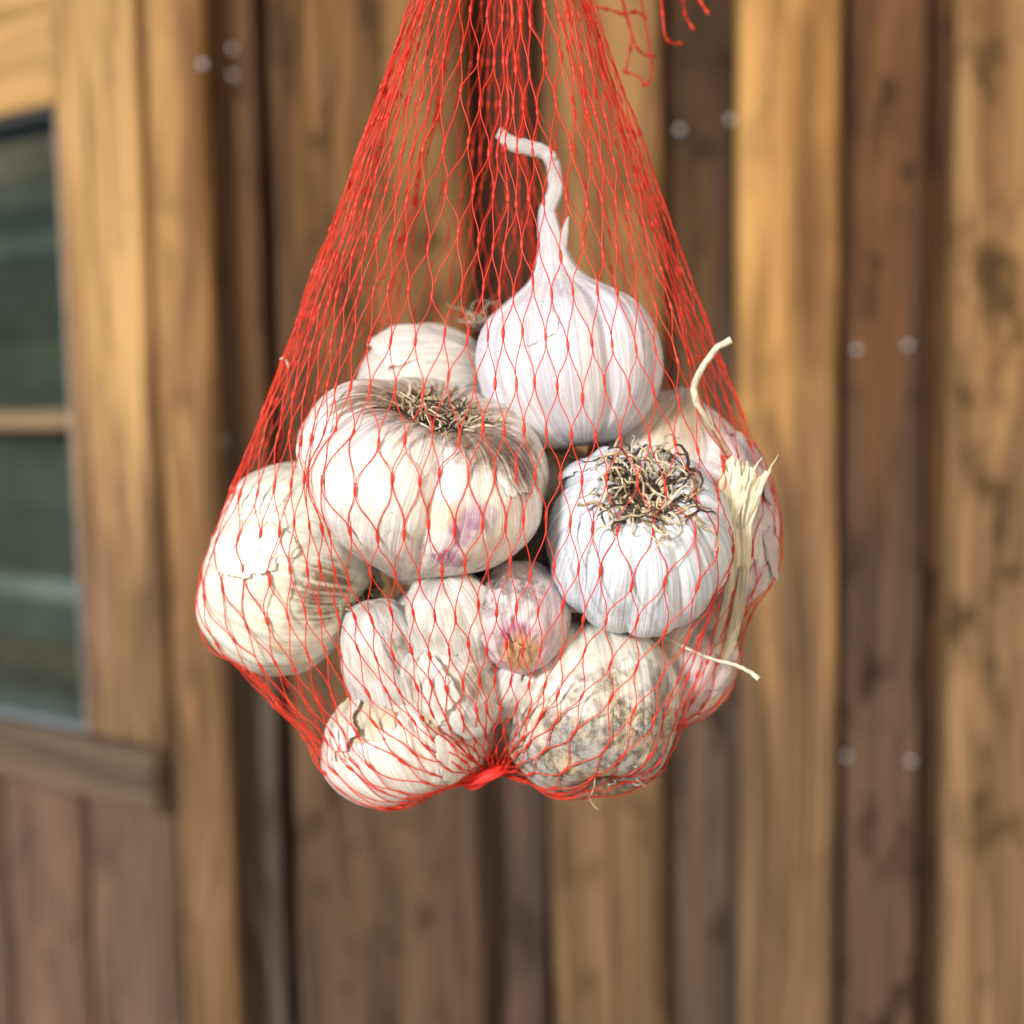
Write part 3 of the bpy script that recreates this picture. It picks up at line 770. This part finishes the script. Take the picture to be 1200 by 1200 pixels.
for k, (px, py) in enumerate([(898, 575), (880, 520), (902, 640), (880, 690)]):
    a = b.locate(px, py)
    b.flap(t, PINK_PAPER, a[0] - 0.45, a[0] + 0.45, max(0.02, a[1] - 0.13), min(0.97, a[1] + 0.13), lift=(0.0002, 0.0025), seed=30 + k, curl=('v1', 'p1', 'v0', 'p0')[k])

# 8 -- front lower bulb, bursting into cloves
CPROF = [(0.0, -1.0), (0.28, -0.985), (0.58, -0.88), (0.86, -0.55), (1.0, -0.08), (0.95, 0.32), (0.76, 0.66), (0.48, 0.89), (0.22, 1.02), (0.06, 1.07), (0.0, 1.08)]
c8 = at(535, 770, 0.0)
t8 = empty('garlic_bulb', tuple(c8), 'burst garlic bulb showing separate plump cloves and torn skin, front centre bottom', 'garlic bulb', 'garlic bulbs in the net bag')
def clove(root, px, py, y, rx, h, axis, mat, seed, sq=1.0, sqd=(0, 1, 0), wob=0.05):
    b = Bulb(px, py, y, rx, h, axis, seed=seed, depth=0.10, lobe_list=[0.3, 2.2, 4.4], wob=wob, prof=CPROF, squash=sq, sqdir=sqd, ridge=0.014)
    b.build(root, mat, nphi=110, nv=80, name='clove'); return b
def lp(px, py, y, rpx, col, amt, mot=1.6): return (tuple(at(px, py, y) - c8), rpx * size(y), col, amt, mot)
CR_ = (0.26, 0.17, 0.10)
K1 = garlic('skin_clove_white', white=(0.80, 0.79, 0.74), shade=(0.60, 0.59, 0.56), warm_amt=0.3, purple=0.05, dirt=-0.2, grime=0.45, patches=[lp(560, 800, -.030, 30, CR_, 0.8), lp(500, 852, -.026, 22, (0.52, 0.36, 0.16), 0.8), lp(505, 690, -.026, 26, (0.50, 0.42, 0.42), 0.6), lp(575, 770, -.028, 26, (0.50, 0.36, 0.26), 0.8), lp(480, 800, -.026, 20, CR_, 0.6, 2.4)], seed=8.0, rib=0.9, sheen=0.26, specks=0.35)
K2 = garlic('skin_clove_grey', white=(0.77, 0.74, 0.71), shade=(0.58, 0.54, 0.53), warm_amt=0.25, purple=0.08, dirt=-0.2, grime=0.5, patches=[lp(470, 752, -.018, 20, CR_, 0.8, 2.3), lp(440, 846, -.014, 34, (0.52, 0.38, 0.18), 0.8), lp(412, 830, -.012, 22, (0.12, 0.09, 0.07), 0.8, 2.4), lp(600, 825, -.016, 24, CR_, 0.7)], seed=8.7, rib=0.9, sheen=0.27, specks=0.3)
CC_ = Bulb(609, 722, -0.016, 60, 66, (0.10, -0.45, -0.8), seed=83, depth=0.05, lobe_list=[0.3, 2.2, 4.4], wob=0.07, prof=CPROF, ridge=0.014)
K3 = garlic('skin_clove_pink', white=(0.78, 0.70, 0.70), shade=(0.62, 0.50, 0.53), warm=(0.66, 0.42, 0.22), warm_amt=0.2, purple=0.9, pcol=(0.50, 0.26, 0.36), dirt=-0.2, grime=0.4,
            seed=9.4, specks=0.5, patches=[CC_.patch(575, 692, 42, (0.13, 0.11, 0.10), 1.0, 2.2, c8), CC_.patch(618, 688, 34, (0.20, 0.16, 0.16), 0.9, 2.4, c8),
            CC_.patch(602, 745, 26, (0.36, 0.12, 0.22), 1.0, 1.2, c8), CC_.patch(612, 768, 30, (0.60, 0.34, 0.12), 1.0, 1.2, c8), CC_.patch(640, 776, 22, (0.62, 0.28, 0.38), 0.9, 1.0, c8)])
ca = clove(t8, 452, 778, -0.006, 54, 78, (0.20, 0.10, -1), K2, 81, sq=0.9)
cb = clove(t8, 533, 734, -0.013, 60, 68, (0.25, 0.25, -1), K1, 82, wob=0.07)
cc = clove(t8, 609, 722, -0.016, 60, 66, (0.10, -0.45, -0.8), K3, 83, wob=0.07)
ce = clove(t8, 592, 796, -0.006, 46, 54, (-0.35, 0.1, -0.8), K2, 85)
cf = clove(t8, 527, 806, -0.017, 58, 62, (0.45, 0.25, -0.9), K1, 84, sq=0.85, wob=0.045)
cg = clove(t8, 530, 770, 0.014, 100, 96, (0, 0, 1), K2, 86)
for cl, px, py, dp, dv, mt, sd, crl in [(ca, 470, 735, 0.6, 0.22, None, 41, 'p1'), (ca, 440, 800, 0.6, 0.2, None, 42, 'v1'), (cb, 545, 720, 0.7, 0.25, None, 49, 'p0'),
                                        (cf, 560, 835, 0.8, 0.24, None, 45, 'v1'), (cf, 500, 800, 0.7, 0.2, None, 52, 'p0'), (cb, 560, 770, 0.6, 0.16, None, 53, 'v1'), (cc, 590, 760, 0.5, 0.14, None, 54, 'v0'), (ce, 590, 815, 0.6, 0.22, None, 46, 'p0'), (ca, 452, 845, 0.7, 0.12, CREAM_PAPER, 48, 'v1')]:
    a = cl.locate(px, py)
    cl.flap(t8, mt, a[0] - dp, a[0] + dp, max(0.02, a[1] - dv), min(0.98, a[1] + dv), lift=(0.0002, 0.0030), seed=sd, curl=crl)
# 9 -- bottom left
b = Bulb(480, 862, 0.006, 110, 74, (-0.35, 0.25, 0.9), lobes=8, depth=0.08, seed=9, prof=PROF_BLUNT)
t = bulb_thing(b, 'bright cream garlic bulb with torn yellow skin, lowest at bottom left of the bag')
b.build(t, garlic('skin_bright_cream', white=(0.86, 0.82, 0.74), shade=(0.74, 0.66, 0.60), warm_amt=0.3, purple=0.25, pcol=(0.60, 0.38, 0.40), dirt=-0.1, grime=0.1, seed=10.2))
for k, (px, py, mt) in enumerate([(430, 838, CREAM_PAPER), (400, 850, None), (540, 890, None)]):
    a = b.locate(px, py)
    b.flap(t, mt, a[0] - 0.55, a[0] + 0.55, max(0.02, a[1] - 0.12), min(0.97, a[1] + 0.16), lift=(0.0003, 0.0045), seed=50 + k, curl=('v1', 'p1', 'v1', 'p0')[k])

# 10 -- bottom right, mouldy root end
b = Bulb(690, 826, -0.002, 108, 104, (-0.10, 0.55, 0.80), lobes=8, depth=0.06, seed=10, prof=PROF_BLUNT, crease_root=0.5)
t = bulb_thing(b, 'garlic bulb with grey and tan mouldy crusted underside, bottom right of the bag')
b.build(t, garlic('skin_mouldy', white=(0.76, 0.75, 0.69), shade=(0.66, 0.64, 0.58), warm_amt=0.25, purple=0.0, dirt=-0.05, grime=0.3, mould=1.0, mould_lo=0.42, seed=11.7, sheen=0.36, patches=[b.patch(775, 800, 30, (0.16, 0.11, 0.08), 0.8, 1.8), b.patch(770, 840, 30, (0.20, 0.14, 0.09), 0.7, 1.8)]), nphi=190, nv=120)
root_tuft(t, b.S(0, 0.0), -b.a, 0.010, 60, 0.011, 0.0003, 33, spread=2.2, pale=0.4, dark=0.3)
for k, (px, py, mt) in enumerate([(742, 812, None)]):
    a = b.locate(px, py)
    b.flap(t, mt, a[0] - 0.35, a[0] + 0.35, max(0.02, a[1] - 0.10), min(0.97, a[1] + 0.10), lift=(0.0003, 0.0035), seed=60 + k, curl=('v0', 'p1', 'v0', 'p0')[k])

# 11 -- lower right behind
b = Bulb(800, 775, 0.018, 66, 70, (0.4, -0.1, 0.9), lobes=7, depth=0.09, seed=11, prof=PROF_BLUNT)
t = bulb_thing(b, 'small brownish pink garlic bulb wedged at the lower right under the straw stem')
b.build(t, garlic('skin_brown_pink', white=(0.74, 0.62, 0.54), shade=(0.58, 0.44, 0.38), warm=(0.45, 0.28, 0.15), warm_amt=0.6, purple=0.3, dirt=0.1, grime=0.6, seed=12.5))
for k, (px, py, mt) in enumerate([(820, 800, PINK_PAPER), (835, 770, PINK_PAPER)]):
    a = b.locate(px, py)
    b.flap(t, mt, a[0] - 0.6, a[0] + 0.6, max(0.02, a[1] - 0.15), min(0.97, a[1] + 0.15), lift=(0.0003, 0.003), seed=70 + k, curl=('v1', 'p1', 'v0')[k])

# 12 -- added mid-heap to darken the gaps, their shade painted into its skin
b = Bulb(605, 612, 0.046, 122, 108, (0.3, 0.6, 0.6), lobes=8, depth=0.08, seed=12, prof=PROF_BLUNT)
t = bulb_thing(b, 'garlic bulb added deep in the middle, skin painted brown for the shade in the gap')
b.build(t, garlic('skin_inner_shade', white=(0.50, 0.40, 0.30), shade=(0.36, 0.27, 0.2), warm_amt=0.5, warm=(0.35, 0.22, 0.12), purple=0.1, dirt=0.1, grime=0.6, seed=13.5), nphi=90, nv=60)

# straw poking out of the net
st = empty('straw_stalk', tuple(at(800, 757, -0.012)), 'thin pale straw poking out through the net at the lower right', 'straw')
strand('stalk', st, [(772, 744, -0.006), (800, 757, -0.012), (830, 771, -0.020), (855, 777, -0.028), (875, 785, -0.032), (889, 796, -0.034)], [1.6, 1.8, 2.0, 2.2, 2.4, 3.2], ROOT_P, n=30, wob=1.2, sd=9)
# ------------------------------------------------------------------ the net bag
NC, NR = 66, 25
NET = net_material()
top_c = at(592, -235, 0.004); bot_c = at(574, 900, 0.020)
net = empty('net_bag', tuple(top_c), 'red plastic diamond mesh net bag holding the garlic bulbs', 'net bag')
# starting shape: an oversized bag around the heap
path = [(9, -235), (120, 0), (215, 230), (325, 450), (385, 610), (370, 740), (290, 860), (190, 960), (70, 960), (7, 905)]
cp = catmull(path, 400)
seg = np.r_[0, np.cumsum(np.hypot(np.diff(cp[:, 0]), np.diff(cp[:, 1])))]
pos = np.zeros((NR + 1, NC, 3))
nrng = np.random.default_rng(11)
for j in range(NR + 1):
    s = seg[-1] * j / NR
    hw = np.interp(s, seg, cp[:, 0]); py = np.interp(s, seg, cp[:, 1])
    f = min(1, max(0, (py - 600) / 300))
    cx = 592 + (578 - 592) * (j / NR); yc = 0.010 * math.sin(math.pi * j / NR) + 0.003
    k = size(0.0)
    for i in range(NC):
        th = 2 * math.pi * (i + 0.5 * (j % 2)) / NC
        c = at(cx, py, yc)
        pos[j, i] = (c.x + math.cos(th) * hw * k, c.y + math.sin(th) * hw * k * 0.92, c.z)
# gathered top: the strands crowd together in uneven pleats
for i in range(NC):
    th = 2 * math.pi * i / NC + 0.35 * math.sin(5 * 2 * math.pi * i / NC + 1.0)
    r = 0.0042 * (1 + 0.5 * math.sin(7 * 2 * math.pi * i / NC))
    pos[0, i] = (top_c.x + math.cos(th) * r * 1.5, top_c.y + math.sin(th) * r, top_c.z)
wts = np.exp(nrng.normal(0, 0.30, (NR + 1, NC, 2)))     # uneven strands: [j,i,0] to same index below, [j,i,1] to the neighbour below
bm = bmesh.new()
for V, Fc in collide:
    for v in V[::7]: bm.verts.new(v)
res = bmesh.ops.convex_hull(bm, input=bm.verts[:], use_existing_faces=False)
bmesh.ops.delete(bm, geom=[v for v in bm.verts if not v.link_faces], context='VERTS')
bm.verts.index_update()
hv = [v.co.copy() for v in bm.verts]; hc = sum(hv, Vector()) / len(hv); hf = []
for f in bm.faces:
    ids = [v.index for v in f.verts]
    if f.normal.length == 0: f.normal_update()
    if (f.calc_center_median() - hc).dot((hv[ids[1]] - hv[ids[0]]).cross(hv[ids[2]] - hv[ids[0]])) < 0: ids.reverse()
    hf.append(ids)
bm.free()
hull = BVHTree.FromPolygons(hv, hf)
# merge the bodies of the bulbs into one search tree
BV, BF = [], []
for V, Fc in collide + extra:
    o = len(BV); BV += [tuple(v) for v in V]; BF += [tuple(x + o for x in f) for f in Fc]
tree = BVHTree.FromPolygons(BV, BF)
RS = 0.00018                     # strand radius
def push(p, gap, far=0.03, tr=None):
    v = Vector(p); loc, nrm, idx, d = (tr or tree).find_nearest(v, far)
    if loc is None: return None
    sd = (v - loc).dot(nrm)
    if sd < 0 or d < gap: return loc + nrm * gap
    return None
def push_hull(p, gap):
    """keep a knot outside the heap's hull, moving it straight out from the heap's middle"""
    v = Vector(p)
    if v.z > ztop: return None
    c = Vector((hc.x, hc.y, max(hc.z, v.z) if v.z > hc.z else hc.z))
    d = v - c; L = d.length
    if L < 1e-6: return None
    loc, nrm, idx, dist = hull.ray_cast(c, d / L)
    if loc is not None and dist + gap > L: return loc + d / L * gap
    return None
ztop = max(v.z for v in hv)
def below(j, P):
    """the two lower neighbours of row j (arrays of points)"""
    nx = P[j + 1]
    return (nx, np.roll(nx, 1, 0)) if j % 2 == 0 else (nx, np.roll(nx, -1, 0))
ITER, SETTLE, LONG = 250, 12, 1.0
for it in range(ITER):
    acc = np.zeros_like(pos); wt_ = np.zeros((NR + 1, NC, 1))
    for j in range(NR):
        a, b_ = below(j, pos); sh = 1 if j % 2 == 0 else -1
        w0 = wts[j, :, 0:1]; w1 = wts[j, :, 1:2]
        acc[j] += a * w0 + b_ * w1; wt_[j] += w0 + w1
        acc[j + 1] += pos[j] * w0 + np.roll(pos[j] * w1, -sh, 0)
        wt_[j + 1] += w0 + np.roll(w1, -sh, 0)
    for j in range(2, NR - 1):                   # the pull of the load runs straight down the columns
        acc[j] += LONG * (pos[j - 2] + pos[j + 2]); wt_[j] += 2 * LONG
    new = acc / wt_
    pos[1:-1] += 0.5 * (new[1:-1] - pos[1:-1])
    if it < ITER - SETTLE:                       # first pulled taut round the whole heap
        for j in range(1, NR):
            for i in range(NC):
                r = push_hull(pos[j, i], 0.0006)
                if r is not None: pos[j, i] = r
    else:                                        # then settling a little into the hollows
        for j in range(1, NR):
            for i in range(NC):
                r = push(pos[j, i], 0.0007)
                if r is not None: pos[j, i] = r
STRETCH = NC / (2 * math.pi)
# above the heap the slack mesh bunches into pleats: slide the knots sideways along their row
ii = np.arange(NC)
pl = 1.2 * np.sin(2 * math.pi * ii * 7 / NC + 0.7) + 0.9 * np.sin(2 * math.pi * ii * 12 / NC + 2.1) + 0.5 * np.sin(2 * math.pi * ii * 3 / NC)
for j in range(1, NR):
    f = max(0.0, min(1.0, (14.5 - j) / 9.0)) * min(1, j / 3)
    # the mesh is stretched open across the front and crowds together at the sides and back
    th = 2 * math.pi * (ii + 0.5 * (j % 2)) / NC
    x = ii + pl * 0.6 * f + STRETCH * (0.27 * np.cos(th - 0.12) - 0.08 * np.sin(2 * th)) * min(1, j / 5); k0_ = np.floor(x).astype(int); fr_ = (x - k0_)[:, None]
    pos[j] = pos[j][k0_ % NC] * (1 - fr_) + pos[j][(k0_ + 1) % NC] * fr_
for j in range(1, NR):
    for i in range(NC):
        r = push(pos[j, i], 0.0006)
        if r is not None: pos[j, i] = r
pos[1:-1] += nrng.normal(0, 0.00026, pos[1:-1].shape)
# knots and strands
T = np.zeros_like(pos)
for j in range(NR + 1):
    up = pos[max(j - 1, 0)]; dn = pos[min(j + 1, NR)]
    if j > 0: up = 0.5 * (up + np.roll(up, 1 if j % 2 == 0 else -1, 0))
    if j < NR: dn = 0.5 * sum(below(j, pos))
    T[j] = dn - up
T /= np.maximum(np.linalg.norm(T, axis=-1, keepdims=True), 1e-9)
NV, NF = [], []
def add_strand(p0, t0, p1, t1, seed):
    p0, p1 = Vector(p0), Vector(p1); L = (p1 - p0).length
    m0, m1 = Vector(t0) * L * 1.35, Vector(t1) * L * 1.35
    n = 9; pts = []
    sag = Vector((rnd.gauss(0, 1), rnd.gauss(0, 1), rnd.gauss(0, 1))) * 0.0003
    for k in range(n):
        u = k / (n - 1)
        h = p0 * (2 * u ** 3 - 3 * u ** 2 + 1) + m0 * (u ** 3 - 2 * u * u + u) + p1 * (-2 * u ** 3 + 3 * u * u) + m1 * (u ** 3 - u * u) + sag * math.sin(math.pi * u)
        r = push(h, RS * 1.15, 0.01)
        pts.append(r if r is not None else h)
    tube(NV, NF, pts, RS, 5, cap=False)
for j in range(NR):
    a, b_ = below(j, pos); ta, tb = below(j, T)
    for i in range(NC):
        add_strand(pos[j, i], T[j, i], a[i], ta[i], i)
        add_strand(pos[j, i], T[j, i], b_[i], tb[i], i)
o = mesh_object('netting', rel(NV, net), NF, NET, net); o['kind'] = 'stuff'
KV, KF = [], []
for j in range(1, NR):
    for i in range(NC):
        p = Vector(pos[j, i]); tt = Vector(T[j, i]); L = rnd.uniform(0.0014, 0.0021); rr = rnd.uniform(0.00040, 0.00058)
        pth = [p + tt * (L * (u - 0.5) * 2) for u in (0, 0.18, 0.4, 0.6, 0.82, 1)]
        tube(KV, KF, pth, [rr * x for x in (0.40, 0.8, 1.0, 1.0, 0.8, 0.40)], 6)
o = mesh_object('knots', rel(KV, net), KF, NET, net); o['kind'] = 'stuff'
# the gathered neck above the frame, wound with a red cord and hung up
V, Fc = [], []
for i in range(26):
    th = rnd.uniform(0, 6.28); r = rnd.uniform(0, 0.0055)
    p0 = top_c + Vector((math.cos(th) * r * 1.3, math.sin(th) * r, 0)); p1 = top_c + Vector((math.cos(th) * r * .7, math.sin(th) * r * .7, 0.035))
    p2 = top_c + Vector((math.cos(th + .5) * r * 1.5, math.sin(th + .5) * r * 1.5, 0.10))
    tube(V, Fc, catmull([p0 - Vector((0, 0, 0.004)), p1, p2], 10), 0.0006, 5)
o = mesh_object('gathered_neck', rel(V, net), Fc, NET, net); o['kind'] = 'stuff'
# red plastic clip at the bottom
V, Fc = [], []
k0 = size(0.003) * 1.15
cpts = [(545, 917, -0.004), (555, 917, -0.005), (566, 913, -0.006), (577, 907, -0.006), (588, 900, -0.004), (598, 893, 0.000)]
for m in range(16):
    ox, oy, oz = rnd.uniform(-5, 5), rnd.uniform(-8, 8), rnd.uniform(-.0015, .0015)
    tube(V, Fc, catmull([tuple(at(x + ox, y + oy * (0.4 + 0.6 * math.sin(i * 0.9 + m)), z + oz)) for i, (x, y, z) in enumerate(cpts)], 20),
         list(catmull([(1.0, 0), (2.6, 0), (3.4, 0), (3.0, 0), (2.4, 0), (1.0, 0)], 20)[:, 0] * k0 * rnd.uniform(.7, 1.1)), 8, 0.6, flatdir=(0, 0.3, 1))
def clip_mat():
    t = NT('red_clip_plastic'); return t.surface(t.principled((0.90, 0.03, 0.02), 0.55, None))
mesh_object('bottom_clip', rel(V, net), Fc, clip_mat(), net)
# loose ends of netting hanging from the gather at the upper right
for k, pts in enumerate([
    [(742, -60), (750, -10), (757, 30), (762, 62), (764, 88), (757, 99), (748, 90), (733, 84)],
    [(765, -60), (772, -20), (776, 10), (779, 40), (786, 50), (796, 51)],
    [(785, -70), (795, -20), (801, 4), (803, 18), (811, 32)],
    [(800, -70), (812, -20), (820, 0), (828, 13)],
    [(715, -60), (725, -20), (735, 20), (742, 46), (752, 62), (764, 66)],
    [(735, -50), (728, -12), (732, 12), (740, 40), (737, 66), (733, 82)],
    [(700, 8), (716, 12), (730, 16), (745, 14), (756, 20)]]):
    V, Fc = [], []
    P = catmull([tuple(at(x, y, 0.046 + 0.004 * math.sin(k * 2 + i))) for i, (x, y) in enumerate(pts)], 40)
    tube(V, Fc, P, 0.00036, 6)
    for i in range(6, 40, 11):
        d = (Vector(P[i]) - Vector(P[i - 1])).normalized() * 0.0016
        tube(V, Fc, [Vector(P[i]) - d, Vector(P[i]) - d * .3, Vector(P[i]) + d * .3, Vector(P[i]) + d], [.0003, .0007, .0007, .0003], 6)
    mesh_object('loose_thread', rel(V, net), Fc, NET, net)
# a scrap of dry skin caught in the mesh
sx = empty('skin_scrap', tuple(at(332, 424, -0.0)), 'tiny tan scrap of dry skin caught in the upper left mesh', 'skin scrap')
strand('scrap', sx, [(328, 421, 0.0), (333, 420, -0.001), (337, 426, -0.001), (338, 433, 0.0)], [1, 2.6, 2.4, 0.8], STRAW, sides=8, flat=0.5, n=10)
